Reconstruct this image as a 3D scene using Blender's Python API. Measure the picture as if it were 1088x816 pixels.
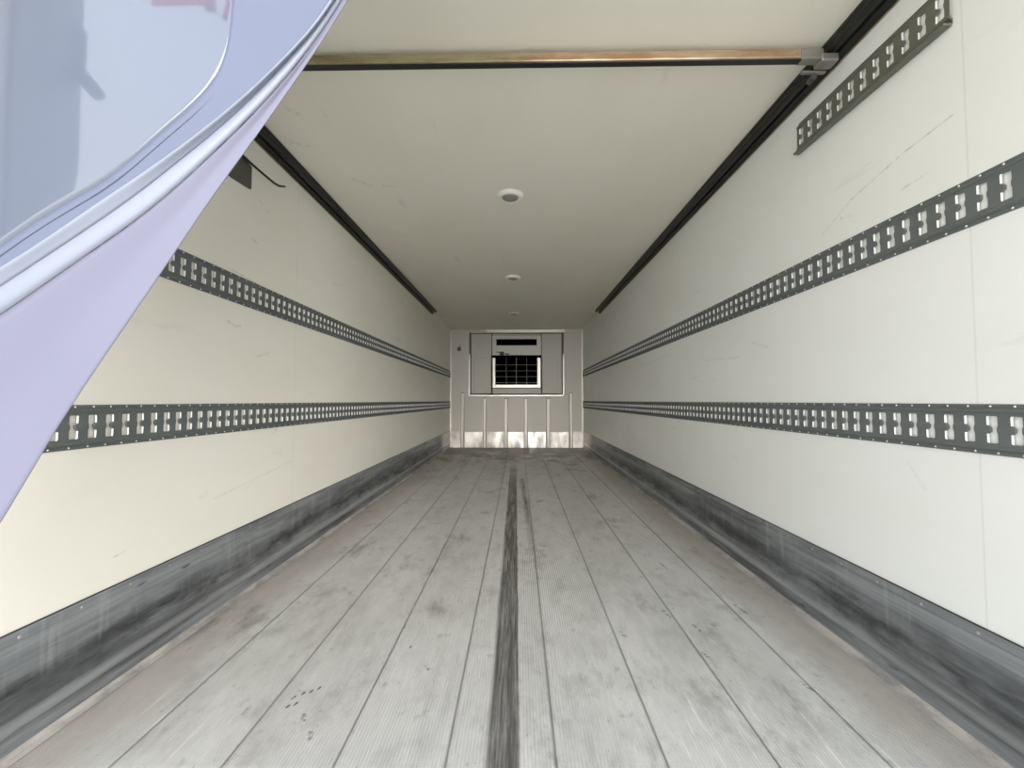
import bpy, bmesh, math, random
from mathutils import Vector
random.seed(7)
for o in list(bpy.data.objects): bpy.data.objects.remove(o)
S = bpy.context.scene
COL = S.collection
R = math.radians

# ------------------------------------------------------------------ camera, sky, sun, exposure
F = 433.0
cam = bpy.data.cameras.new('camera'); camo = bpy.data.objects.new('camera', cam); COL.objects.link(camo)
cam.sensor_width = 36.0; cam.sensor_fit = 'HORIZONTAL'; cam.lens = 36.0*F/1088.0; cam.clip_start = 0.02
CZ = 0.895
d = Vector((7/F, -16/F, 1)).normalized()
pitch = math.asin(-d.y); yaw = math.atan2(d.x, d.z)
camo.location = (0, 0, CZ)
camo.rotation_euler = (math.pi/2 + pitch, 0, yaw)
S.camera = camo
S.view_settings.view_transform = 'Standard'; S.view_settings.look = 'None'
S.view_settings.gamma = 1; S.view_settings.use_curve_mapping = False
S.view_settings.exposure = 0.68
SKY = 2.3
SUN = 4.2
w = bpy.data.worlds.new('overcast_sky'); S.world = w; w.use_nodes = True
nt = w.node_tree; nt.nodes.clear()
out = nt.nodes.new('ShaderNodeOutputWorld'); bg = nt.nodes.new('ShaderNodeBackground')
tc = nt.nodes.new('ShaderNodeTexCoord'); sx = nt.nodes.new('ShaderNodeSeparateXYZ'); rp = nt.nodes.new('ShaderNodeValToRGB')
nt.links.new(tc.outputs['Generated'], sx.inputs[0]); nt.links.new(sx.outputs['Z'], rp.inputs[0])
cr = rp.color_ramp
cr.elements[0].position = 0.0; cr.elements[0].color = (1.0, .97, .90, 1)
cr.elements[1].position = 1.0; cr.elements[1].color = (.62, .70, .85, 1)
e = cr.elements.new(.25); e.color = (.96, .97, .97, 1)
e = cr.elements.new(.55); e.color = (.80, .87, .97, 1)
nt.links.new(rp.outputs[0], bg.inputs[0]); bg.inputs[1].default_value = SKY
nt.links.new(bg.outputs[0], out.inputs[0])
sun = bpy.data.lights.new('hazy_sun', 'SUN'); sun.energy = SUN; sun.angle = R(56); sun.color = (1, .95, .88)
suno = bpy.data.objects.new('hazy_sun', sun); COL.objects.link(suno)
suno.rotation_euler = Vector((-0.24, 1.0, -0.02)).to_track_quat('-Z', 'Y').to_euler()

# ------------------------------------------------------------------ materials
def mat(name, col=(.8, .8, .8), rough=.5, metal=0.0, **kw):
    m = bpy.data.materials.new(name); m.use_nodes = True
    b = m.node_tree.nodes['Principled BSDF']
    b.inputs['Base Color'].default_value = (*col, 1)
    b.inputs['Roughness'].default_value = rough
    b.inputs['Metallic'].default_value = metal
    for k, v in kw.items(): b.inputs[k.replace('_', ' ')].default_value = v
    return m

class G:
    """tiny node-graph writer for one material"""
    def __init__(s, m):
        s.m = m; s.t = m.node_tree; s.b = s.t.nodes['Principled BSDF']
        s.tc = s.t.nodes.new('ShaderNodeTexCoord'); s.pos = s.tc.outputs['Object']
        s.sep = s.t.nodes.new('ShaderNodeSeparateXYZ'); s.t.links.new(s.pos, s.sep.inputs[0])
        s.X, s.Y, s.Z = s.sep.outputs
    def put(s, sock, v):
        if isinstance(v, (int, float)): sock.default_value = v
        elif isinstance(v, tuple): sock.default_value = v if len(v) == 4 or sock.type == 'VECTOR' else (*v, 1)
        else: s.t.links.new(v, sock)
    def math(s, op, a, b=0.0, c=0.0, clamp=False):
        n = s.t.nodes.new('ShaderNodeMath'); n.operation = op; n.use_clamp = clamp
        s.put(n.inputs[0], a); s.put(n.inputs[1], b); s.put(n.inputs[2], c); return n.outputs[0]
    def noise(s, scale=(1, 1, 1), sc=5.0, det=4, rough=.55, off=(0, 0, 0)):
        mp = s.t.nodes.new('ShaderNodeMapping'); mp.inputs['Scale'].default_value = scale; mp.inputs['Location'].default_value = off
        s.t.links.new(s.pos, mp.inputs[0])
        n = s.t.nodes.new('ShaderNodeTexNoise'); n.inputs['Scale'].default_value = sc
        n.inputs['Detail'].default_value = det; n.inputs['Roughness'].default_value = rough
        s.t.links.new(mp.outputs[0], n.inputs['Vector']); return n.outputs['Fac']
    def ramp(s, v, a, b, lo=0.0, hi=1.0):
        n = s.t.nodes.new('ShaderNodeMapRange'); n.clamp = True
        s.put(n.inputs[0], v); n.inputs[1].default_value = a; n.inputs[2].default_value = b
        n.inputs[3].default_value = lo; n.inputs[4].default_value = hi; return n.outputs[0]
    def mix(s, f, a, b, mode='MIX'):
        n = s.t.nodes.new('ShaderNodeMix'); n.data_type = 'RGBA'; n.blend_type = mode
        s.put(n.inputs[0], f); s.put(n.inputs[6], a); s.put(n.inputs[7], b); return n.outputs[2]
    def seg(s, u, v, a, b, wd, soft=.6):
        """1 on the segment a-b (in coordinates u, v), 0 beyond the width"""
        dx, dy = b[0]-a[0], b[1]-a[1]; L2 = dx*dx+dy*dy
        pu = s.math('SUBTRACT', u, a[0]); pv = s.math('SUBTRACT', v, a[1])
        t = s.math('ADD', s.math('MULTIPLY', pu, dx/L2), s.math('MULTIPLY', pv, dy/L2), clamp=True)
        eu = s.math('SUBTRACT', pu, s.math('MULTIPLY', t, dx)); ev = s.math('SUBTRACT', pv, s.math('MULTIPLY', t, dy))
        dd = s.math('SQRT', s.math('ADD', s.math('MULTIPLY', eu, eu), s.math('MULTIPLY', ev, ev)))
        return s.ramp(dd, wd*(1-soft), wd, 1, 0)
    def bump(s, h, strength=.3, dist=.002):
        n = s.t.nodes.new('ShaderNodeBump'); n.inputs['Strength'].default_value = strength; n.inputs['Distance'].default_value = dist
        s.put(n.inputs['Height'], h); s.t.links.new(n.outputs[0], s.b.inputs['Normal'])
    def col(s, c): s.put(s.b.inputs['Base Color'], c)
    def rough(s, c): s.put(s.b.inputs['Roughness'], c)

def wall_mat(name, base, marks, seams):
    m = mat(name, base, .38); g = G(m)
    dirty = tuple(c*k for c, k in zip(base, (.93, .915, .87)))
    n1 = g.ramp(g.noise((1, .5, 1), 2.2, 5), .40, .72)
    c = g.mix(g.math('MULTIPLY', n1, .55), base, dirty)
    sm = g.ramp(g.noise((1, .28, 1.6), 6.0, 6, .65, (3, 1, 2)), .64, .74)
    c = g.mix(g.math('MULTIPLY', sm, .22), c, (.42, .41, .38))
    for (a, b, wd, st) in marks:
        k = g.math('MULTIPLY', g.seg(g.Y, g.Z, a, b, wd, .9), g.ramp(g.noise((1, 1, 1), 60, 4, .7), .40, .62, .05, .9))
        c = g.mix(g.math('MULTIPLY', k, st), c, (.16, .155, .15))
    for y in seams:
        k = g.ramp(g.math('ABSOLUTE', g.math('SUBTRACT', g.Y, y)), .0012, .0035, 1, 0); c = g.mix(g.math('MULTIPLY', k, .16), c, (.35, .34, .32))
    g.col(c)
    g.rough(g.ramp(g.noise((1, .4, 1), 7, 4), .3, .7, .34, .50))
    hb = g.noise((1, 1, 1), 60, 2)
    g.bump(hb, .08, .002)
    return m

M = {}
M['wall_r'] = wall_mat('white_laminate_cool_lit', (.86, .875, .85), [  # same laminate as the left wall, cool sky light put into the colour
    ((1.449, 1.607), (1.252, 1.654), .003, .8), ((1.252, 1.654), (1.107, 1.672), .003, .7), ((1.449, 1.607), (1.60, 1.53), .004, .35),
    ((1.18, 1.55), (1.26, 1.545), .005, .35), ((2.2, 1.12), (2.6, 1.14), .007, .25), ((1.95, 1.14), (2.08, 1.18), .01, .2),
    ((1.22, .63), (1.27, .70), .006, .18), ((1.45, 1.55), (1.50, 1.56), .006, .3), ((3.2, 1.25), (3.9, 1.21), .012, .2)], [1.075, 3.02, 5.3])
M['wall_l'] = wall_mat('white_laminate_warm_lit', (.88, .86, .79), [  # same laminate as the right wall, warm bounced light put into the colour
    ((1.75, 1.235), (1.79, 1.225), .010, .5), ((1.80, 1.22), (1.83, 1.23), .006, .5), ((2.3, .55), (1.7, .48), .006, .22),
    ((1.75, 1.47), (2.1, 1.44), .005, .5), ((1.95, 1.10), (2.05, 1.13), .01, .25), ((2.1, .72), (2.13, .74), .01, .4),
    ((1.28, .40), (1.31, .405), .006, .4), ((1.62, .50), (1.66, .51), .01, .18), ((1.95, 1.87), (2.02, 1.84), .006, .35),
    ((1.9, 1.66), (1.93, 1.65), .008, .35)], [2.29, 4.6, 6.4])
M['ceil'] = wall_mat('cream_ceiling_laminate', (.865, .83, .735), [], [])
def ceil_marks():
    g = G(M['ceil']); src = g.b.inputs['Base Color'].links[0].from_socket
    c = src
    for a, b, wd, st in [((-1.05, 1.75), (-1.0, 1.80), .02, .25), ((-1.15, 2.0), (-1.05, 2.05), .02, .3), ((-.98, 2.35), (-.9, 2.42), .02, .25), ((-.82, 2.42), (-.76, 2.44), .012, .4), ((-.95, 3.1), (-.9, 3.2), .02, .2)]:
        k = g.math('MULTIPLY', g.seg(g.X, g.Y, a, b, wd, .9), g.ramp(g.noise((1, 1, 1), 45, 4), .42, .62))
        c = g.mix(g.math('MULTIPLY', k, st), c, (.2, .2, .19))
    g.col(c)
ceil_marks()
M['wall_b'] = mat('white_bulkhead_laminate', (.65, .62, .575), .4)
M['panel'] = mat('off_white_panel', (.60, .585, .54), .45)
M['alu'] = mat('worn_aluminium', (.80, .78, .75), .42, .85)
def alu_dirt():
    g = G(M['alu']); n = g.ramp(g.noise((3, 3, 1.2), 2.2, 5, .7), .36, .66)
    g.col(g.mix(n, (.90, .87, .83), (.52, .50, .48))); g.rough(g.ramp(n, 0, 1, .36, .6))
alu_dirt()
M['trim'] = mat('bright_aluminium_trim', (.84, .81, .76), .40, .6)
M['post'] = mat('dull_grey_channel', (.66, .63, .58), .45, .35)
M['housing'] = mat('off_white_housing', (.74, .735, .69), .45)
M['rail'] = mat('grey_painted_steel', (.095, .105, .10), .62, 0, Specular_IOR_Level=.25)
def rail_dirt():
    g = G(M['rail']); n = g.ramp(g.noise((1, 1, 1), 18, 5, .7), .62, .72)
    n2 = g.noise((1, .6, 3), 5, 4)
    c = g.mix(n2, (.095, .107, .104), (.165, .18, .176))
    g.col(g.mix(g.math('MULTIPLY', n, .4), c, (.34, .35, .34)))
rail_dirt()
M['rail_edge'] = mat('bare_galvanised_edge', (.88, .88, .87), .5, .0)
M['rivet'] = mat('bare_rivet_metal', (.80, .80, .79), .3, .6)
M['screw'] = mat('dull_screw', (.45, .45, .45), .45, .4)
M['olive'] = mat('olive_grey_painted_steel', (.15, .155, .12), .45, .25)
M['black'] = mat('black_track_metal', (.028, .028, .026), .4, .4)
M['darkgap'] = mat('unlit_black_interior', (.002, .002, .002), 1.0, 0, Specular_IOR_Level=0)
M['darkgrey'] = mat('dark_grey_steel', (.11, .11, .10), .5, .4)
M['wire'] = mat('grey_wire', (.42, .42, .40), .4, .6)
M['brass'] = mat('worn_brass_coloured_bar', (.30, .25, .15), .42, .55)
def brass_dirt():
    g = G(M['brass']); n = g.ramp(g.noise((.6, 3, 3), 6, 5, .7), .4, .65)
    c = g.mix(n, (.40, .36, .22), (.24, .18, .10))
    f = g.ramp(g.X, -.1, .15); c = g.mix(f, c, g.mix(n, (.56, .44, .31), (.38, .25, .15)))
    g.col(c)
brass_dirt()
M['bracket'] = mat('grey_zinc_bracket', (.34, .33, .30), .4, .6)
M['lampring'] = mat('white_plastic_ring', (.92, .91, .88), .35)
M['lamplens'] = mat('unlit_grey_lens', (.30, .285, .25), .4)
M['asphalt'] = mat('pale_concrete_yard', (.62, .58, .50), .85)
M['body'] = mat('white_painted_body', (.72, .72, .72), .4)

# floor: worn fluted aluminium
M['floor'] = mat('worn_fluted_aluminium', (.5, .49, .47), .5, .25)
def floor_mat():
    g = G(M['floor'])
    big = g.noise((1, .35, 1), 3.0, 6, .6)
    fine = g.noise((1, .35, 1), 22, 6, .7)
    sp = g.noise((1, .7, 1), 16, 4, .6, (5, 2, 0))
    c = g.mix(g.ramp(big, .35, .68), (.635, .63, .615), (.50, .495, .48))
    c = g.mix(g.ramp(fine, .35, .7, 0, .42), c, (.80, .79, .77))
    spk = g.noise((1, .6, 1), 75, 3, .6, (4, 4, 0)); c = g.mix(g.ramp(spk, .66, .72, 0, .5), c, (.22, .215, .205))
    c = g.mix(g.ramp(sp, .62, .72, 0, .45), c, (.20, .195, .185))
    mott = g.noise((1, .6, 1), 9, 6, .75, (1, 8, 0))
    c = g.mix(g.ramp(mott, .50, .70, 0, .45), c, (.33, .32, .305))
    # scraped bright streaks
    st = g.noise((1, .05, 1), 60, 3, .6)
    c = g.mix(g.math('MULTIPLY', g.ramp(st, .60, .72), g.ramp(g.noise((1, .5, 1), 2.5, 2, .5, (9, 0, 0)), .5, .62, 0, .6)), c, (.88, .88, .87))
    # brownish dirt along both side walls
    wob = g.math('MULTIPLY', g.math('SUBTRACT', g.noise((0, 1, 0), 4, 4), .5), .16)
    ax = g.math('ADD', g.math('ABSOLUTE', g.math('ADD', g.X, .04)), wob)
    c = g.mix(g.ramp(ax, .98, 1.10, 0, .55), c, (.47, .41, .36))
    c = g.mix(g.ramp(ax, 1.15, 1.24, 0, .5), c, (.30, .27, .25))
    # grime patches, with the far end's shade painted in towards the bulkhead
    gr = g.noise((1, .5, 1), 3.5, 6, .7, (6, 1, 0))
    far = g.ramp(g.math('ADD', gr, g.ramp(g.Y, 5.2, 7.4, 0, .30)), .56, .72, 0, .62)
    c = g.mix(far, c, (.085, .076, .068))
    # seams hold grime
    seam = g.math('ABSOLUTE', g.math('SUBTRACT', g.math('FRACT', g.math('DIVIDE', g.math('ADD', g.X, .1795+2.715), .2715)), 0.5))
    seam = g.ramp(seam, .474, .494, 0, .42)
    c = g.mix(seam, c, (.17, .165, .16))
    # the dark rubbed strip down the middle and its short neighbour
    e = g.math('MULTIPLY', g.math('SUBTRACT', g.noise((30, 1, 1), 2.4, 5, .75), .5), .028)
    xe = g.math('ADD', g.X, g.math('ADD', e, g.math('MULTIPLY', g.ramp(g.Y, 1, 5.2, 0, 1), .028)))
    cen = g.math('MULTIPLY', g.ramp(xe, -.088, -.074), g.ramp(xe, 0.004, .0, 0, 1))
    cen = g.math('MULTIPLY', cen, g.ramp(g.Y, 4.2, 5.9, 1, 0))
    cen = g.math('MULTIPLY', cen, g.ramp(g.noise((8, .35, 1), 7, 5, .75), .34, .56, .45, .95))
    c = g.mix(cen, c, (.085, .078, .07))
    nb = g.math('MULTIPLY', g.seg(g.X, g.Y, (.04, 4.6), (.090, 2.2), .034, .8), g.math('MULTIPLY', g.ramp(g.Y, 2.25, 3.3), g.ramp(g.noise((10, .5, 1), 6, 4), .35, .6, .2, .85)))
    c = g.mix(nb, c, (.12, .11, .10))
    # skid ticks
    for (x, y) in [(-.675, 1.245), (-.655, 1.262), (-.635, 1.272), (-.618, 1.285), (-.672, 1.21), (-.655, 1.22), (-.39, 1.50)]:
        k = g.seg(g.X, g.Y, (x-.002, y-.005), (x+.002, y+.005), .0042, .6)
        c = g.mix(g.math('MULTIPLY', k, .85), c, (.05, .045, .045))
    for (x, y, l) in [(.62, 1.72, .05), (.70, 1.62, .04), (.78, 2.2, .08), (.40, 1.58, .03), (.66, 1.45, .03), (-.30, 1.38, .02), (.95, 1.75, .07), (.90, 1.3, .05), (-.55, 1.1, .02), (-.60, 1.16, .02)]:
        k = g.math('MULTIPLY', g.seg(g.X, g.Y, (x, y), (x-.01, y+l), .010, .7), g.ramp(g.noise((1, 1, 1), 70, 2), .45, .6))
        c = g.mix(g.math('MULTIPLY', k, .75), c, (.08, .075, .075))
    g.col(c)
    g.rough(g.ramp(fine, .3, .7, .42, .62))
    g.bump(fine, .25, .002)
floor_mat()

# side kick plates: scuffed zinc, dark rubbed bands running lengthwise
M['kick'] = mat('scuffed_zinc_kick_plate', (.3, .32, .33), .42, .55)
def kick_mat():
    g = G(M['kick'])
    n = g.noise((1, .22, 5), 6, 6, .65); n2 = g.noise((1, .5, 1), 9, 5, .7, (2, 7, 1)); n3 = g.noise((1, .10, 14), 8, 4, .65, (1, 3, 3))
    c = g.mix(g.ramp(n, .35, .65), (.43, .455, .475), (.25, .27, .285))
    zz = g.math('ADD', g.Z, g.math('MULTIPLY', g.math('SUBTRACT', n2, .5), .16))
    band = g.math('MULTIPLY', g.ramp(zz, .10, .15), g.ramp(zz, .16, .24, 1, 0))
    c = g.mix(g.math('MULTIPLY', band, g.ramp(g.noise((1, .5, 3), 5, 5, .7, (4, 4, 4)), .36, .56, .30, .92)), c, (.058, .061, .064))
    c = g.mix(g.ramp(n3, .54, .66, 0, .35), c, (.12, .125, .13))
    drip = g.noise((1, 5, .4), 6, 4, .6, (3, 5, 0)); c = g.mix(g.math('MULTIPLY', g.ramp(drip, .55, .68, 0, .3), g.ramp(g.Z, .14, .2)), c, (.58, .60, .62))
    blk = g.noise((1, .5, 4), 7, 3, .6, (8, 2, 6)); c = g.mix(g.ramp(blk, .66, .70, 0, .6), c, (.035, .035, .037))
    # tyre-black rub marks all along, turning paler by the bulkhead
    c = g.mix(g.ramp(g.noise((1, .35, 3), 3.2, 5, .65, (2, 0, 9)), .44, .62, 0, .62), c, (.07, .073, .076))
    c = g.mix(g.ramp(g.Y, 6.6, 6.95), c, (.72, .69, .65))
    c = g.mix(g.ramp(g.Z, .3085, .3105), c, (.05, .05, .05))
    low = g.math('MULTIPLY', g.ramp(g.Z, .085, .10, 1, 0), g.ramp(g.Z, .055, .075)); c = g.mix(g.math('MULTIPLY', low, .35), c, (.62, .64, .65))
    g.col(c); g.rough(g.ramp(n2, .3, .7, .34, .56))
kick_mat()

M['sealant'] = mat('dirty_tan_sealant', (.43, .405, .375), .75)
def seal_dirt():
    g = G(M['sealant']); n = g.ramp(g.noise((1, .5, 1), 9, 5, .7), .42, .60)
    g.col(g.mix(n, (.46, .43, .395), (.27, .255, .24)))
seal_dirt()
M['post_paint'] = mat('grey_green_door_post', (.17, .21, .21), .5)

# curtain: milky pvc film, glossy
def pvc(name, col, rough, spec, trans, coat):
    m = mat(name, col, rough); t = m.node_tree; b = t.nodes['Principled BSDF']
    b.inputs['Specular IOR Level'].default_value = spec
    b.inputs['Coat Weight'].default_value = coat; b.inputs['Coat Roughness'].default_value = .035
    tr = t.nodes.new('ShaderNodeBsdfTranslucent'); tr.inputs[0].default_value = (*col, 1)
    mx = t.nodes.new('ShaderNodeMixShader'); mx.inputs[0].default_value = trans
    t.links.new(b.outputs[0], mx.inputs[1]); t.links.new(tr.outputs[0], mx.inputs[2])
    t.links.new(mx.outputs[0], t.nodes['Material Output'].inputs[0])
    g = G(m); n = g.noise((1, 1, 1), 3.0, 3); sp = g.ramp(g.noise((1, 1, 1), 34, 2), .76, .80, 0, .5)
    g.col(g.mix(sp, g.mix(n, col, tuple(c*.93 for c in col)), (.25, .25, .28)))
    g.bump(g.noise((1, 1, 1), 9, 3), .12, .004)
    return m
M['pvc'] = pvc('milky_pvc_film', (.195, .225, .30), .16, .2, .45, 1.0)
M['pvc'].node_tree.nodes['Principled BSDF'].inputs['Coat IOR'].default_value = 1.85
M['dull_band'] = pvc('pvc_dull_reflection', (.225, .255, .36), .55, .2, .45, .0)  # made-up matt band: the sheet's darker reflection put into its colour and outline
M['hem'] = pvc('white_pvc_hem', (.335, .365, .455), .35, .4, .35, .15)
M['flap'] = pvc('white_pvc_flap', (.295, .298, .405), .5, .3, .45, .0)

# ------------------------------------------------------------------ helpers
def link(name, bm, m, parent=None, smooth=False, recalc=True):
    if recalc: bmesh.ops.recalc_face_normals(bm, faces=bm.faces)
    me = bpy.data.meshes.new(name); bm.to_mesh(me); bm.free()
    for k in (m if isinstance(m, (list, tuple)) else [m]): me.materials.append(k)
    if smooth:
        for p in me.polygons: p.use_smooth = True
    o = bpy.data.objects.new(name, me); COL.objects.link(o)
    if parent: o.parent = parent
    return o
def tag(o, label=None, cat=None, group=None, kind=None):
    if label: o['label'] = label
    if cat: o['category'] = cat
    if group: o['group'] = group
    if kind: o['kind'] = kind
    return o
def empty(name, loc=(0, 0, 0)):
    o = bpy.data.objects.new(name, None); COL.objects.link(o); o.location = loc; o.empty_display_size = .05
    return o
def box(bm, x0, x1, y0, y1, z0, z1, bev=0.0, mi=0):
    vs = [bm.verts.new((x, y, z)) for x in (x0, x1) for y in (y0, y1) for z in (z0, z1)]
    fs = [bm.faces.new([vs[i] for i in q]) for q in ((0, 1, 3, 2), (4, 6, 7, 5), (0, 4, 5, 1), (2, 3, 7, 6), (0, 2, 6, 4), (1, 5, 7, 3))]
    for f in fs: f.material_index = mi
    if bev:
        es = list({e for f in fs for e in f.edges})
        bmesh.ops.bevel(bm, geom=es, offset=bev, segments=2, affect='EDGES', profile=.5)
def prism_y(bm, prof, y0, y1, closed=True, mi=0):
    """extrude an (x, z) outline along y"""
    a = [bm.verts.new((x, y0, z)) for x, z in prof]; b = [bm.verts.new((x, y1, z)) for x, z in prof]
    n = len(prof)
    for i in range(n if closed else n-1):
        j = (i+1) % n; bm.faces.new((a[i], a[j], b[j], b[i])).material_index = mi
    if closed: bm.faces.new(a[::-1]).material_index = mi; bm.faces.new(b).material_index = mi
def prism_z(bm, prof, z0, z1):
    a = [bm.verts.new((x, y, z0)) for x, y in prof]; b = [bm.verts.new((x, y, z1)) for x, y in prof]
    n = len(prof)
    for i in range(n):
        j = (i+1) % n; bm.faces.new((a[i], a[j], b[j], b[i]))
    bm.faces.new(a[::-1]); bm.faces.new(b)
def tube(bm, pts, r, n=10):
    pts = [Vector(p) for p in pts]; rings = []
    for i, p in enumerate(pts):
        t = (pts[min(i+1, len(pts)-1)] - pts[max(i-1, 0)]).normalized()
        u = t.cross(Vector((0, 0, 1))) if abs(t.z) < .9 else t.cross(Vector((1, 0, 0)))
        u.normalize(); v = t.cross(u)
        rings.append([bm.verts.new(p + r*(math.cos(2*math.pi*k/n)*u + math.sin(2*math.pi*k/n)*v)) for k in range(n)])
    for a, b in zip(rings, rings[1:]):
        for k in range(n): bm.faces.new((a[k], a[(k+1) % n], b[(k+1) % n], b[k]))
    bm.faces.new(rings[0][::-1]); bm.faces.new(rings[-1])
def lathe(bm, prof, n=40, c=(0, 0, 0)):
    """revolve an (r, z) outline about z"""
    rings = []
    for r, z in prof:
        if r < 1e-6: rings.append([bm.verts.new((c[0], c[1], c[2]+z))]*n)
        else: rings.append([bm.verts.new((c[0]+r*math.cos(2*math.pi*k/n), c[1]+r*math.sin(2*math.pi*k/n), c[2]+z)) for k in range(n)])
    for a, b in zip(rings, rings[1:]):
        for k in range(n):
            q = []
            for v in (a[k], a[(k+1) % n], b[(k+1) % n], b[k]):
                if v not in q: q.append(v)
            if len(q) > 2: bm.faces.new(q)

XL, XR, D, H, Y0 = -1.270, 1.188, 7.55, 2.195, -.10   # inside faces, bulkhead, ceiling, rear opening
TH = .07

# ------------------------------------------------------------------ setting
bm = bmesh.new()
s0, pw, xs = XL-.02, .2715, []
prof = []
x = XL - TH
seams = [-.1795 + pw*k for k in range(-4, 6)]
x = XL-.01
prof.append((XL-TH, 0)); 
def in_seam(x):
    for s in seams:
        if abs(x-s) < .008: return s
    return None
x = XL
P = .0092
while x < XR:
    s = in_seam(x+.003)
    if s is not None:
        prof += [(s-.006, 0), (s-.005, .0012), (s-.0022, .0012), (s-.0016, -.003), (s+.0016, -.003), (s+.0022, .0012), (s+.005, .0012), (s+.006, 0)]
        x = s+.008; continue
    prof += [(x, 0), (x+.0022, .0012), (x+.0050, .0012), (x+.0072, 0)]
    x += P
prof = [p for p in prof if p[0] < XR]
prof += [(XR+TH, 0), (XR+TH, -.14), (XL-TH, -.14)]
prism_y(bm, prof, Y0, D+.05)
fl = link('floor', bm, M['floor']); tag(fl, 'fluted grey aluminium plank floor with a dark rubbed strip down the middle', kind='structure')

def side_wall(name, x_in, x_out, m, seams_y, label):
    bm = bmesh.new(); sg = 1 if x_out > x_in else -1
    pts = [(x_in, Y0)]
    for y in []: pts += [(x_in, y-.003), (x_in - sg*.0004, y-.0015), (x_in - sg*.0004, y+.0015), (x_in, y+.003)]
    pts += [(x_in, D+.05), (x_out, D+.05), (x_out, Y0)]
    prism_z(bm, pts, 0.0, H)
    return tag(link(name, bm, m), label, kind='structure')
side_wall('wall_left', XL, XL-TH, M['wall_l'], [2.29, 4.6, 6.4], 'white laminate side wall on the left behind the curtain, warm light in its cream colour')
side_wall('wall_right', XR, XR+TH, M['wall_r'], [1.075, 3.02, 5.3], 'smooth white laminate side wall on the right')
bm = bmesh.new(); box(bm, XL-TH, XR+TH, Y0, D+.05, H, H+TH)
tag(link('ceiling', bm, M['ceil']), 'cream ceiling panel with three small round lamps', kind='structure')
bm = bmesh.new(); box(bm, XL, XR, D, D+TH, 0, H)
tag(link('wall_back', bm, M['wall_b']), 'off white bulkhead at the far end', kind='structure')

def kick(name, x, sg, label):
    """sg +1: plate grows to +x from the wall"""
    prof = [(0, .312), (.003, .313), (.005, .308), (.005, .285), (.003, .280), (.003, .150), (.006, .128), (.007, .098), (.014, .088), (.015, .078), (.013, .066), (.006, .058), (.005, .030), (.007, .012), (.008, .0015), (0, .0015)]
    bm = bmesh.new(); prism_y(bm, [(x+sg*a, z) for a, z in prof], Y0, D-.004)
    o = tag(link(name, bm, M['kick']), label, kind='structure')
    bm = bmesh.new(); prism_y(bm, [(x+sg*.0082, .0013), (x+sg*.030, .0013), (x+sg*.014, .007), (x+sg*.0074, .018)], Y0, D-.008); link('sealant_bead', bm, M['sealant'], o)
    bm = bmesh.new(); bm2 = None
    first = None
    ys = [(.888 if sg > 0 else .944) + .148*k for k in range(44)]
    for y in ys:
        if first is None:
            b = bmesh.new(); lathe(b, [(.0, .0006), (.0015, .0014), (.0036, .0010), (.0044, .0)], 12)
            bmesh.ops.rotate(b, verts=b.verts, matrix=__import__('mathutils').Matrix.Rotation(sg*math.pi/2, 3, 'Y'))
            s = link('screw', b, M['screw'], o, smooth=True); first = s
        else:
            s = first.copy(); COL.objects.link(s); s.parent = o
        s.location = (x+sg*.005, y, .292)
    bm.free()
    return o
kick('baseboard_left', XL, 1, 'scuffed grey zinc kick plate along the foot of the left wall')
kick('baseboard_right', XR, -1, 'scuffed grey zinc kick plate along the foot of the right wall')
bm = bmesh.new(); box(bm, XL+.004, XR-.004, D-.006, D, .0, .288, .002)
tag(link('baseboard_back', bm, M['alu']), 'bright worn aluminium kick plate across the foot of the bulkhead', kind='structure')
# trims round the bulkhead
n = 1
def trim(x0, x1, z0, z1, dep=.018, m='trim', label=None):
    global n
    bm = bmesh.new(); box(bm, x0, x1, D-dep, D, z0, z1, .003)
    tag(link('trim_%d' % n, bm, M[m]), label, kind='structure'); n += 1
trim(XL+.001, XL+.022, .29, 2.17, label='pale corner strip up the left edge of the bulkhead')
trim(XR-.022, XR-.001, .29, 2.17, label='pale corner strip up the right edge of the bulkhead')
trim(-.60, .86, 2.135, 2.185, .02, label='bright aluminium strip along the top of the bulkhead')

# rear portal of the body and the yard behind (seen only in the curtain's gloss)
def portal(nm, x0, x1, z0, z1, label):
    bm = bmesh.new(); box(bm, x0, x1, Y0-.07, Y0, z0, z1, .006)
    tag(link(nm, bm, M['trim']), label, kind='structure')
bm = bmesh.new(); box(bm, XL-TH-.02, -1.256, Y0-.02, Y0, -.14, H+TH, .003)
lp = tag(link('trim_4', bm, M['post_paint']), 'grey green left post of the rear door frame', kind='structure')
bm = bmesh.new(); box(bm, XL-.004, -1.256, Y0, .035, .32, 2.12, .002); link('post_return', bm, M['post_paint'], lp)
bm = bmesh.new(); box(bm, -1.260, -1.238, Y0-.017, Y0-.004, 1.825, 1.95, .004); link('hinge_pad', bm, M['post_paint'], lp)
bm = bmesh.new(); tube(bm, [(-1.262, Y0-.01, 1.835), (-1.235, Y0-.01, 1.806), (-1.198, Y0-.01, 1.762)], .018, 14); link('rubber_buffer', bm, M['post_paint'], lp)
portal('trim_5', XR-.015, XR+TH+.02, -.14, H+TH, 'right post of the rear door frame')
bm = bmesh.new(); box(bm, -16, 16, -30, 14, -1.40, -1.22)
tag(link('ground', bm, M['asphalt']), 'pale concrete yard behind the truck', kind='structure')

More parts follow.
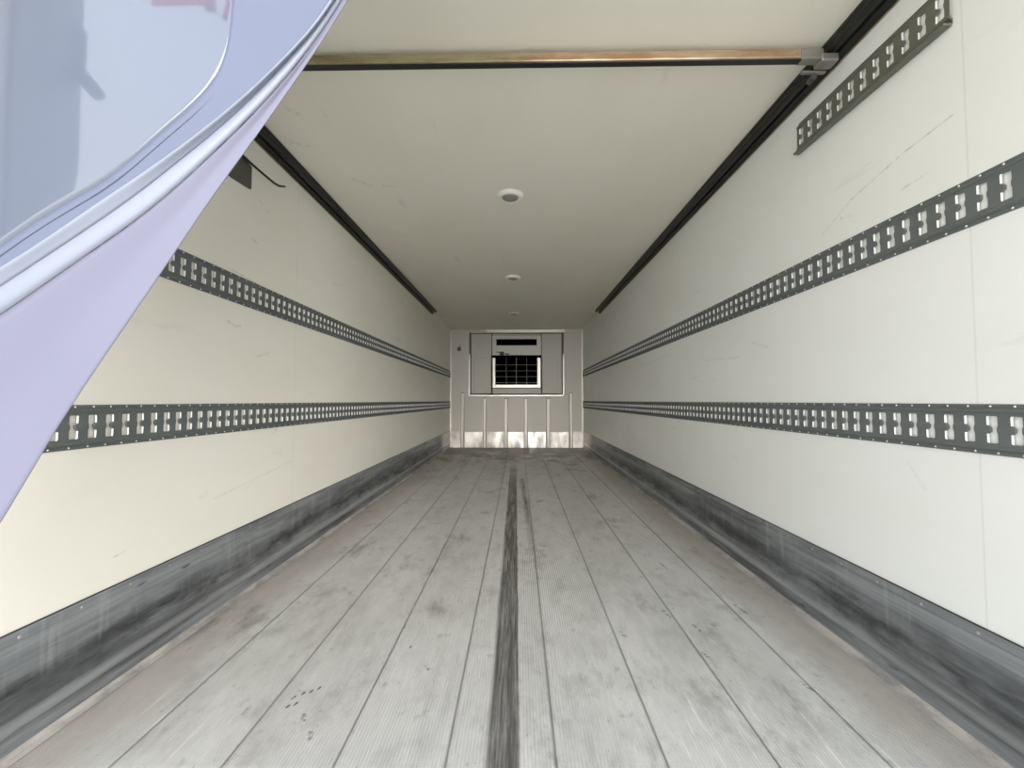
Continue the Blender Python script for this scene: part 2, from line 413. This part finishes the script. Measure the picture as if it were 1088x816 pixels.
root = empty('added_reflection_strap', (-.965, Y0-.02, H)); tag(root, 'added red strap out of view at the rear doorway, hung for a pink smear in the plastic curtain', 'strap')  # added and unseen: hung only to give the curtain a pink reflection
mr = mat('red_reflection_strip', (.85, .10, .22), .6)
t_ = mr.node_tree; tr = t_.nodes.new('ShaderNodeBsdfTranslucent'); tr.inputs[0].default_value = (.95, .18, .32, 1); mx = t_.nodes.new('ShaderNodeMixShader'); mx.inputs[0].default_value = .6
t_.links.new(t_.nodes['Principled BSDF'].outputs[0], mx.inputs[1]); t_.links.new(tr.outputs[0], mx.inputs[2]); t_.links.new(mx.outputs[0], t_.nodes['Material Output'].inputs[0])
bm = bmesh.new(); box(bm, -.095, .090, -.002, .002, -.165, -.0005, .001); link('pink_reflection_strip', bm, mr, root)
bm = bmesh.new(); box(bm, .062, .088, -.004, .004, -.182, -.160, .003); link('reflection_tab', bm, mat('dark_red_reflection_tab', (.55, .02, .08), .5), root)

# ------------------------------------------------------------------ lashing rails
PITCH = .0508
def rail_bm(cells, hw=.0635, face=.041):
    """rail lying along +y, facing +x, centred on z = 0"""
    bm = bmesh.new()
    hs = [-face, -.034, -.031, -.011, -.004, .004, .011, .031, .034, face]
    hwid = {-.034: .0100, -.031: .0118, -.011: .0118, -.004: .0050, .004: .0050, .011: .0118, .031: .0118, .034: .0100}
    xo = .0085
    nr = {.0050: .0096}
    def q(pts, mi=0):
        f = bm.faces.new([bm.verts.new(p) for p in pts]); f.material_index = mi
    for k in range(cells):
        ya, yb = k*PITCH, (k+1)*PITCH; yc = (ya+yb)/2
        for h0, h1 in zip(hs, hs[1:]):
            if h0 in hwid and h1 in hwid:
                a0, a1 = hwid[h0], hwid[h1]
                n0, n1 = nr.get(a0, a0), nr.get(a1, a1)
                q([(xo, ya, h0), (xo, yc-n0, h0), (xo, yc-n1, h1), (xo, ya, h1)])
                q([(xo, yc+a0, h0), (xo, yb, h0), (xo, yb, h1), (xo, yc+a1, h1)])
                mid = 0 if abs(h0+h1) < .02 else 1
                q([(xo, yc+a0, h0), (xo-.0055, yc+a0-.001, h0), (xo-.0055, yc+a1-.001, h1), (xo, yc+a1, h1)], mid)
                q([(xo, yc-n0, h0), (xo-.004, yc-n0+.0006, h0), (xo-.004, yc-n1+.0006, h1), (xo, yc-n1, h1)], mid)
            else: q([(xo, ya, h0), (xo, yb, h0), (xo, yb, h1), (xo, ya, h1)])
        for h in (-.034, .034):
            a = hwid[h]; q([(xo, yc-a, h), (xo-.003, yc-a, h), (xo-.003, yc+a, h), (xo, yc+a, h)])
    L = cells*PITCH
    for s in (-1, 1):
        pr = [(xo, face), (xo+.0020, face+.0016), (xo+.0034, face+.004), (xo+.0030, face+.006), (xo+.0010, face+.0085), (.0035, face+.0115), (.002, face+.0125), (.002, hw), (0, hw)]
        for (x0, h0), (x1, h1) in zip(pr, pr[1:]):
            q([(x0, 0, s*h0), (x0, L, s*h0), (x1, L, s*h1), (x1, 0, s*h1)])
        for y in (0, L):
            q([(0, y, s*hw), (.002, y, s*hw), (.002, y, s*(face+.0125)), (.0035, y, s*(face+.0115)), (xo+.0034, y, s*(face+.004)), (xo, y, s*face), (xo-.002, y, s*face), (0, y, s*(face+.009))])
    bmesh.ops.remove_doubles(bm, verts=bm.verts, dist=.00005)
    return bm
rvb = bmesh.new(); lathe(rvb, [(0, .0021), (.0015, .0019), (.0028, .0005), (.0030, 0)], 8)
bmesh.ops.rotate(rvb, verts=rvb.verts, matrix=__import__('mathutils').Matrix.Rotation(math.pi/2, 3, 'Y'))
rv_me = bpy.data.meshes.new('rivet'); rvb.to_mesh(rv_me); rv_me.materials.append(M['rivet'])
for p in rv_me.polygons: p.use_smooth = True
rail_me = None
def rail(x, sg, z, label, tilt=0.0, ystart=.25):
    """sg +1: on the left wall facing +x"""
    global rail_me
    cells = int((D-.03-ystart)/PITCH)
    if rail_me is None:
        b = rail_bm(cells); rail_me = bpy.data.meshes.new('lashing_rail'); b.to_mesh(rail_me); b.free()
        rail_me.materials.append(M['rail']); rail_me.materials.append(M['rail_edge'])
    root = empty('lashing_rail', (x, ystart, z)); tag(root, label, 'cargo rail', 'slotted lashing rails along the side walls')
    body = bpy.data.objects.new('rail_body', rail_me); COL.objects.link(body); body.parent = root
    if sg < 0: body.scale = (-1, 1, 1)
    root.rotation_euler = (tilt, 0, 0)
    far = bmesh.new()
    lo = int((.93-ystart)/PITCH); cnt = 0
    for k in range(cells):
        for h in (-.0578, .0578):
            y = (k+.5 + (.16 if h > 0 else -.1))*PITCH
            if lo <= k < lo+50:
                r = bpy.data.objects.new('rivet', rv_me); COL.objects.link(r); r.parent = root
                r.location = (sg*.002, y, h)
                if sg < 0: r.scale = (-1, 1, 1)
            else:
                c = far.verts.new((sg*.0038, y, h)); rr = [far.verts.new((sg*.002, y+.0036*math.cos(a), h+.0036*math.sin(a))) for a in [i*math.pi/3 for i in range(6)]]
                for i in range(6): far.faces.new((c, rr[i], rr[(i+1) % 6]))
    f = link('rivets', far, M['rivet'], root); f['kind'] = 'stuff'
    return root
rail(XL+.0005, 1, 1.399, 'upper slotted grey steel lashing rail along the left wall', -.006)
rail(XL+.0005, 1, .818, 'lower slotted grey steel lashing rail along the left wall', -.004)
rail(XR-.0005, -1, 1.416, 'upper slotted grey steel lashing rail along the right wall', -.007)
rail(XR-.0005, -1, .822, 'lower slotted grey steel lashing rail along the right wall', -.004)
# short piece
b = rail_bm(12)
root = empty('short_lashing_rail', (XR-.0005, 1.095, 1.985)); tag(root, 'short olive grey slotted rail piece high on the right wall below the ceiling track', 'cargo rail')
root.rotation_euler = (R(.9), 0, 0)
o = link('rail_body', b, [M['olive'], M['rail_edge']], root, recalc=False); o.scale = (-1, 1, 1)
b = bmesh.new(); box(b, -.026, -.002, 0, 12*PITCH, -.069, -.062, .001); link('bottom_lip', b, M['olive'], root)

# ------------------------------------------------------------------ ceiling tracks, cross bar
def track(x, sg, label):
    """sg -1: track beside the right wall, growing to -x"""
    root = empty('ceiling_track', (x, Y0+.02, H)); tag(root, label, 'track', 'black tracks in the ceiling corners')
    L = 5.93-(Y0+.02)
    o = [(0, 0), (.066, 0), (.066, -.010), (.061, -.016), (.061, -.028), (.055, -.033), (.044, -.033), (.044, -.027), (.051, -.025), (.051, -.012), (.016, -.012), (.016, -.034), (.024, -.038), (.024, -.043), (.010, -.048), (.005, -.054), (0, -.056)]
    bm = bmesh.new(); prism_y(bm, [(sg*a, z-.0005) for a, z in o], 0, L); link('channel', bm, M['black'], root)
    bm = bmesh.new(); prism_y(bm, [(sg*.018, -.014), (sg*.047, -.014), (sg*.047, -.022), (sg*.018, -.022)], .0, L-.01); link('inner_slide', bm, M['darkgrey'], root)
    bm = bmesh.new(); prism_y(bm, [(sg*.0006, -.0565), (sg*.004, -.0565), (sg*.004, -.061), (sg*.0006, -.061)], 0, L); link('shadow_strip', bm, M['brass'], root)  # brown strip stands in for the shadow line along the wall
    return root
track(XL+.0005, 1, 'black metal track along the left corner of the ceiling')
track(XR-.0005, -1, 'black metal track along the right corner of the ceiling')

by, bz = 1.475, H-.050
root = empty('cross_bar', (0, by, bz)); tag(root, 'worn brass coloured bar spanning the ceiling from track to track', 'bar')
bm = bmesh.new(); box(bm, XL+.10, XR-.15, -.014, .014, -.004, .034, .006); link('bar_tube', bm, M['brass'], root)
bm = bmesh.new(); box(bm, XL+.10, XR-.15, -.012, .012, -.009, -.0045, .002); link('bar_underside', bm, M['black'], root)
for s, xe in ((1, XR), (-1, XL)):
    def bb(nm, a, b, y0, y1, z0, z1, m, par, bev=.004):
        bm = bmesh.new(); box(bm, min(xe-s*a, xe-s*b), max(xe-s*a, xe-s*b), y0, y1, z0, z1, bev); return link(nm, bm, M[m], par)
    bb('end_sleeve', .155, .072, -.017, .018, -.008, .031, 'bracket', root)
    br = bb('end_bracket', .085, .022, -.022, .026, -.020, .010, 'bracket', root, .006)
    bb('latch_plate', .12, .03, .030, .046, -.022, -.014, 'bracket', br, .003)
    bm = bmesh.new(); tube(bm, [(xe-s*.070, .040, -.032), (xe-s*.070, .068, -.032)], .011, 16); link('roller', bm, M['darkgrey'], br)

# ------------------------------------------------------------------ ceiling lamps
lampe = None
labels = ['round unlit ceiling lamp with white ring, nearest of the three', 'round unlit ceiling lamp with white ring, middle one of the three', 'round unlit ceiling lamp with white ring, farthest one near the bulkhead']
for i, (x, y) in enumerate([(-.052, 2.555), (-.060, 4.305), (-.070, 6.122)]):
    if lampe is None:
        root = empty('ceiling_lamp', (x, y, H))
        bm = bmesh.new(); lathe(bm, [(.082, -.0005), (.080, -.006), (.070, -.018), (.056, -.022), (.052, -.013), (.050, -.006), (.0, -.006)]); a = link('lamp_ring', bm, M['lampring'], root, True)
        bm = bmesh.new(); lathe(bm, [(.049, -.008), (.049, -.020), (.040, -.024), (.0, -.025)]); c = link('lens', bm, M['lamplens'], root, True)
        lampe = (root, a, c)
    else:
        root = lampe[0].copy(); COL.objects.link(root); root.location = (x, y, H)
        for k in lampe[1:]:
            q = k.copy(); COL.objects.link(q); q.parent = root
    tag(root, labels[i], 'lamp', 'round lamps in the ceiling')

# ------------------------------------------------------------------ bulkhead: cooling unit, posts, clip
root = empty('cooling_unit', (0, D, 0)); tag(root, 'white cooling unit housing with black air slot and wire grille on the bulkhead', 'cooling unit')
def bk(nm, rects, y0, y1, m, parent, bev=.003):
    bm = bmesh.new()
    for (x0, x1, z0, z1) in rects: box(bm, x0, x1, y0, y1, z0, z1, bev)
    return link(nm, bm, M[m], parent)
# outer surround: frame bars and panels
bk('surround_panel', [(-.878, -.500, .992, 2.106)], -.030, -.001, 'panel', root)
bk('surround_panel', [(.428, .796, .992, 2.106)], -.030, -.001, 'panel', root)
bk('surround_panel', [(-.484, .412, .992, 1.088)], -.030, -.001, 'panel', root)
bk('surround_panel', [(-.484, .412, 2.072, 2.106)], -.030, -.001, 'panel', root)
bk('surround_frame', [(-.925, -.897, .95, 1.72), (.814, .842, .95, 1.72), (-.925, .842, .945, .973)], -.036, -.001, 'trim', root)
bk('surround_frame', [(-.915, -.900, 1.73, 2.13), (.817, .832, 1.73, 2.13)], -.036, -.001, 'darkgrey', root)
bk('backing_plate', [(-.893, .812, .976, 2.122)], -.008, -.0005, 'darkgap', root, 0)
# raised rounded covers on both side panels
for s, (x0, x1) in ((-1, (-.825, -.500)), (1, (.426, .725))):
    bm = bmesh.new(); z0, z1, r = .990, 1.655, .05
    outl = [(x0, z0), (x1, z0)]
    if s < 0: outl += [(x1, z1)] + [(x0+r-r*math.sin(a), z1-r+r*math.cos(a)) for a in [i*math.pi/12 for i in range(7)]]
    else: outl += [(x1-r+r*math.cos(a), z1-r+r*math.sin(a)) for a in [i*math.pi/12 for i in range(7)]] + [(x0, z1)]
    a = [bm.verts.new((x, -.030, z)) for x, z in outl]
    cx = sum(p[0] for p in outl)/len(outl); cz = sum(p[1] for p in outl)/len(outl)
    b_ = [bm.verts.new((cx+(x-cx)*.95, -.062, cz+(z-cz)*.975)) for x, z in outl]
    for i in range(len(outl)):
        j = (i+1) % len(outl); bm.faces.new((a[i], a[j], b_[j], b_[i]))
    bm.faces.new(b_); link('side_cover', bm, M['panel'], root)
    bm = bmesh.new(); k = [((cx+(x-cx)*(1.05), cz+(z-cz)*1.022)) for x, z in outl if True]
    a = [bm.verts.new((min(max(x, -.876), -.502) if s < 0 else max(min(x, .794), .430), -.0315, max(z, .994))) for x, z in k]; b_ = [bm.verts.new((v.co.x, -.0301, v.co.z)) for v in a]
    for i in range(len(a)): j = (i+1) % len(a); bm.faces.new((a[i], a[j], b_[j], b_[i]))
    bm.faces.new(a); bm.faces.new(b_[::-1]); link('cover_seal', bm, M['bracket'], root)
# housing
hs = bk('housing', [(-.484, -.408, 1.70, 2.060), (.335, .412, 1.70, 2.060), (-.408, .335, 2.000, 2.060), (-.408, .335, 1.70, 1.880)], -.10, -.001, 'housing', root, .004)
bk('air_slot', [(-.410, .337, 1.876, 2.004)], -.02, -.002, 'darkgap', root, 0)
bk('lower_frame', [(-.478, -.426, 1.10, 1.655), (.345, .404, 1.10, 1.655), (-.426, .345, 1.10, 1.160)], -.085, -.001, 'trim', root, .004)
bk('shadow_gap', [(-.500, .425, 1.652, 1.698)], -.075, -.001, 'darkgap', root, 0)
bk('fan_opening', [(-.428, .347, 1.158, 1.658)], -.015, -.002, 'darkgap', root, 0)
bm = bmesh.new()
for x in (-.225, -.042, .150): tube(bm, [(x, -.075, 1.155), (x, -.075, 1.655)], .0045 if x != -.042 else .007, 8)
for z in (1.523, 1.412, 1.305, 1.198): tube(bm, [(-.43, -.078, z), (.35, -.078, z)], .0045, 8)
link('wire_grille', bm, M['wire'], root)
bk('control_box', [(-.345, -.265, 1.700, 1.762)], -.135, -.10, 'black', root)
bk('maker_plate', [(-.250, -.180, 1.708, 1.735)], -.106, -.10, 'darkgrey', root, .001)
bk('cable_gland', [(-.400, -.350, 1.745, 1.765)], -.112, -.10, 'darkgrey', root, .002)

pl = ['leftmost', 'second from left', 'third from left', 'third from right', 'second from right', 'rightmost']
for i, (x, top) in enumerate([(-1.036, 1.017), (-.626, .915), (-.234, .912), (.133, .912), (.542, .912), (.961, 1.017)]):
    root = empty('spacer_post', (x, D-.006, 0)); tag(root, '%s upright metal channel post at the foot of the bulkhead' % pl[i], 'post', 'channel posts on the bulkhead')
    bm = bmesh.new(); prism_z(bm, [(-.042, 0), (.042, 0), (.042, -.004), (.026, -.004), (.022, -.040), (-.022, -.040), (-.026, -.004), (-.042, -.004)], .003, top-.012); link('post_channel', bm, M['post'], root)
    bm = bmesh.new(); box(bm, -.030, .030, -.043, 0, top-.012, top, .003); link('top_cap', bm, M['darkgrey'], root)
    bm = bmesh.new()
    box(bm, -.034, -.0255, -.0085, -.0041, .003, top-.013); link('sealant_line', bm, M['darkgrey'], root)
    bm = bmesh.new()
    box(bm, .0255, .034, -.0085, -.0041, .003, top-.013); link('sealant_line', bm, M['darkgrey'], root)
root = empty('wall_clip', (-1.105, D, 1.83)); tag(root, 'small grey clip high on the left of the bulkhead', 'clip')
bk('clip_plate', [(-.035, .03, -.04, .03)], -.012, -.0005, 'darkgrey', root)
bm = bmesh.new(); tube(bm, [(.015, -.02, .0), (.018, -.022, .05), (.02, -.01, .075)], .007, 8); link('clip_hook', bm, M['darkgrey'], root)

# ------------------------------------------------------------------ strap plate with hooked rod on left wall
root = empty('wall_bracket', (XL, 1.80, 1.94)); tag(root, 'dark grey steel plate with a thin bent rod high on the left wall', 'bracket')
bm = bmesh.new()
q = [(1.66, 2.02), (1.79, 2.012), (1.868, 1.992), (1.868, 1.885), (1.74, 1.872), (1.66, 1.872)]
a = [bm.verts.new((.001, y-1.80, z-1.94)) for y, z in q]; b_ = [bm.verts.new((.010, y-1.80, z-1.94)) for y, z in q]
for i in range(len(q)): j = (i+1) % len(q); bm.faces.new((a[i], a[j], b_[j], b_[i]))
bm.faces.new(a); bm.faces.new(b_); link('plate', bm, M['darkgrey'], root)
bm = bmesh.new(); tube(bm, [(.014, -.02, .066), (.02, .055, .056), (.03, .12, .048), (.035, .20, .046), (.037, .24, .052), (.037, .29, .075)], .0055, 8); link('hooked_rod', bm, M['black'], root, True)

# ------------------------------------------------------------------ curtain
cols = [[[-0.9394,0.5545,0.3427],[-0.9351,0.5425,0.6025],[-0.9025,0.5145,0.8609],[-0.9011,0.5125,0.895],[-0.8852,0.5025,0.9213],[-0.8842,0.5017,0.928],[-0.8832,0.5008,0.9347],[-0.8821,0.5,0.9414]],[[-0.8515,0.5548,0.5009],[-0.8466,0.5428,0.7092],[-0.8162,0.5148,0.9136],[-0.815,0.5128,0.9478],[-0.8006,0.5028,0.9732],[-0.7983,0.5018,0.9804],[-0.796,0.5009,0.9876],[-0.7937,0.5,0.9948]],[[-0.7765,0.555,0.6237],[-0.7709,0.543,0.7944],[-0.742,0.515,0.9596],[-0.7409,0.513,0.9943],[-0.7278,0.503,1.0186],[-0.7252,0.502,1.0267],[-0.7226,0.501,1.0348],[-0.72,0.5,1.0429]],[[-0.7192,0.5551,0.7135],[-0.713,0.5431,0.8582],[-0.6853,0.5151,0.9963],[-0.6844,0.5131,1.0312],[-0.6719,0.5031,1.054],[-0.6698,0.5021,1.0634],[-0.6676,0.501,1.0728],[-0.6655,0.5,1.0821]],[[-0.6786,0.5552,0.7835],[-0.671,0.5432,0.908],[-0.6432,0.5152,1.025],[-0.6422,0.5132,1.0592],[-0.6303,0.5032,1.0803],[-0.6297,0.5021,1.0899],[-0.6292,0.5011,1.0994],[-0.6286,0.5,1.1088]],[[-0.6424,0.5523,0.842],[-0.6339,0.5412,0.9496],[-0.6077,0.5151,1.05],[-0.6068,0.5131,1.0828],[-0.595,0.5031,1.1035],[-0.596,0.5021,1.112],[-0.5971,0.501,1.1205],[-0.5981,0.5,1.129]],[[-0.6054,0.5476,0.8944],[-0.5968,0.5379,0.9876],[-0.5736,0.5151,1.0742],[-0.5726,0.5131,1.1057],[-0.5599,0.5031,1.1279],[-0.562,0.5021,1.1346],[-0.564,0.501,1.1412],[-0.566,0.5,1.1479]],[[-0.5692,0.5434,0.9439],[-0.5605,0.5349,1.024],[-0.5399,0.5151,1.0979],[-0.539,0.5131,1.1288],[-0.5242,0.5031,1.1527],[-0.5277,0.5021,1.1573],[-0.5313,0.501,1.1619],[-0.5348,0.5,1.1665]],[[-0.5325,0.5393,0.9932],[-0.5242,0.5321,1.0604],[-0.5066,0.5153,1.1221],[-0.5057,0.5133,1.1529],[-0.4889,0.5033,1.1768],[-0.4946,0.5022,1.1805],[-0.5003,0.5011,1.184],[-0.5061,0.5,1.1876]],[[-0.4944,0.5353,1.0447],[-0.4874,0.5294,1.0992],[-0.4732,0.5157,1.149],[-0.4724,0.5137,1.1791],[-0.4552,0.5037,1.2009],[-0.463,0.5024,1.2045],[-0.4708,0.5012,1.2082],[-0.4786,0.5,1.2118]],[[-0.4568,0.5318,1.097],[-0.4512,0.5271,1.1399],[-0.4403,0.5162,1.1788],[-0.4395,0.5142,1.2065],[-0.4236,0.5042,1.2249],[-0.4329,0.5028,1.229],[-0.442,0.5014,1.233],[-0.4512,0.5,1.237]],[[-0.4221,0.5293,1.1466],[-0.4168,0.5256,1.1802],[-0.4077,0.5169,1.2105],[-0.407,0.5149,1.2342],[-0.394,0.5049,1.2491],[-0.4042,0.5033,1.253],[-0.4144,0.5016,1.2568],[-0.4245,0.5,1.2607]],[[-0.3889,0.5279,1.1933],[-0.3833,0.5249,1.2202],[-0.3748,0.5179,1.2441],[-0.3752,0.5159,1.2637],[-0.3661,0.5059,1.2736],[-0.3783,0.5039,1.277],[-0.3904,0.502,1.2805],[-0.4024,0.5,1.2839]],[[-0.3562,0.5273,1.2392],[-0.3504,0.5248,1.2608],[-0.3425,0.5191,1.2797],[-0.345,0.5171,1.2953],[-0.3404,0.5071,1.2986],[-0.3558,0.5047,1.3019],[-0.3711,0.5024,1.3052],[-0.3863,0.5,1.3084]],[[-0.3245,0.527,1.2848],[-0.3196,0.5251,1.3013],[-0.3131,0.5206,1.3157],[-0.3175,0.5186,1.3269],[-0.3165,0.5086,1.3244],[-0.3366,0.5058,1.3274],[-0.3564,0.5029,1.3304],[-0.376,0.5,1.3334]],[[-0.2948,0.5268,1.3288],[-0.2918,0.5255,1.3403],[-0.2878,0.5224,1.3503],[-0.293,0.5204,1.357],[-0.2943,0.5104,1.3507],[-0.3201,0.5069,1.3531],[-0.3456,0.5035,1.3554],[-0.3709,0.5,1.3576]],[[-0.2686,0.5271,1.3697],[-0.2679,0.5263,1.3767],[-0.2667,0.5244,1.3828],[-0.272,0.5224,1.3861],[-0.2742,0.5124,1.3773],[-0.3062,0.5083,1.3784],[-0.3377,0.5041,1.3794],[-0.3687,0.5,1.3804]],[[-0.2477,0.5283,1.406],[-0.2483,0.5278,1.4107],[-0.2486,0.5266,1.4146],[-0.2537,0.5246,1.416],[-0.2564,0.5146,1.4059],[-0.2941,0.5097,1.4046],[-0.3313,0.5049,1.4033],[-0.3677,0.5,1.402]],[[-0.2277,0.5304,1.444],[-0.2286,0.5299,1.4484],[-0.2293,0.5287,1.452],[-0.2343,0.5267,1.4527],[-0.2374,0.5167,1.4419],[-0.2815,0.5111,1.438],[-0.3246,0.5056,1.434],[-0.3669,0.5,1.4299]],[[-0.2011,0.5325,1.4949],[-0.2019,0.5319,1.5002],[-0.2023,0.5305,1.5045],[-0.2077,0.5285,1.505],[-0.2113,0.5185,1.4935],[-0.264,0.5123,1.4863],[-0.3155,0.5062,1.4791],[-0.3658,0.5,1.4719]],[[-0.162,0.5353,1.5726],[-0.1607,0.5342,1.582],[-0.159,0.5317,1.5896],[-0.1648,0.5297,1.5898],[-0.1693,0.5197,1.5768],[-0.2313,0.5132,1.5648],[-0.2918,0.5066,1.5529],[-0.3509,0.5,1.541]],[[-0.0926,0.5364,1.7142],[-0.0904,0.5351,1.7254],[-0.0879,0.5321,1.7338],[-0.0941,0.5301,1.7336],[-0.1,0.5201,1.7179],[-0.1657,0.5134,1.7033],[-0.2299,0.5067,1.6888],[-0.2925,0.5,1.6744]],[[0.0158,0.5341,1.9364],[0.0156,0.5333,1.9432],[0.0154,0.5315,1.9479],[0.0088,0.5295,1.947],[0.0009,0.5195,1.9274],[-0.0611,0.513,1.914],[-0.1218,0.5065,1.9007],[-0.1812,0.5,1.8873]],[[0.1461,0.5316,2.2059],[0.1433,0.5312,2.2079],[0.1405,0.5304,2.2088],[0.1334,0.5284,2.207],[0.1231,0.5184,2.1825],[0.0682,0.5122,2.1704],[0.0143,0.5061,2.1582],[-0.0384,0.5,2.1459]]]
nc = len(cols)
rows = []
ztop = H-.03
grid = []
for i, c in enumerate(cols):
    t = i/(nc-1)
    Hx, Hy, Hz = c[7]
    topx = -1.235 + 1.25*t
    r = [Vector(p) for p in c]
    for fr in (.10, .28, .6, 1.0):
        r.append(Vector((Hx+(topx-Hx)*fr**1.3, Hy, Hz+(ztop-Hz)*fr)))
    grid.append(r)
def cr_(p0, p1, p2, p3, t):
    return .5*((2*p1)+(-p0+p2)*t+(2*p0-5*p1+4*p2-p3)*t*t+(-p0+3*p1-3*p2+p3)*t**3)
def resample(pts, sub):
    o = []
    for i in range(len(pts)-1):
        p0, p1, p2, p3 = pts[max(i-1, 0)], pts[i], pts[i+1], pts[min(i+2, len(pts)-1)]
        for k in range(sub): o.append(cr_(p0, p1, p2, p3, k/sub))
    o.append(pts[-1]); return o
SR, SC = 6, 4
g1 = [resample(r, SR) for r in grid]                       # along v
g2 = [list(x) for x in zip(*[resample([g1[i][j] for i in range(nc)], SC) for j in range(len(g1[0]))])]
def strip(j0, j1, dy=0.0, bulge=0.0):
    bm = bmesh.new(); vs = []
    for r in g2:
        row = []
        for j in range(j0, j1+1):
            u = (j-j0)/(j1-j0)
            row.append(bm.verts.new(r[j]+Vector((0, -dy-bulge*math.sin(math.pi*u)**.6 if 0 < u < 1 else -dy, 0))))
        vs.append(row)
    for a, b in zip(vs, vs[1:]):
        for k in range(j1-j0): bm.faces.new((a[k], a[k+1], b[k+1], b[k]))
    return bm
root = empty('pvc_curtain', (0, 0, 0)); tag(root, 'milky white plastic curtain drawn aside at the top left of the opening', 'curtain')
def sheet(nm, bm, m, th):
    o = link(nm, bm, M[m], root, True)
    s = o.modifiers.new('thickness', 'SOLIDIFY'); s.thickness = th; s.offset = 0
    return o
sheet('curtain_sheet', strip(7*SR, 11*SR), 'pvc', .0006)
sheet('dull_reflection_band', strip(4*SR, 7*SR, 0), 'dull_band', .0008)
sheet('hanging_flap', strip(0, 2*SR), 'flap', .0012)
sheet('hem_band', strip(2*SR, 3*SR, .001, .0028), 'hem', .002)
sheet('hem_band', strip(3*SR, 4*SR, .001, .0022), 'hem', .002)
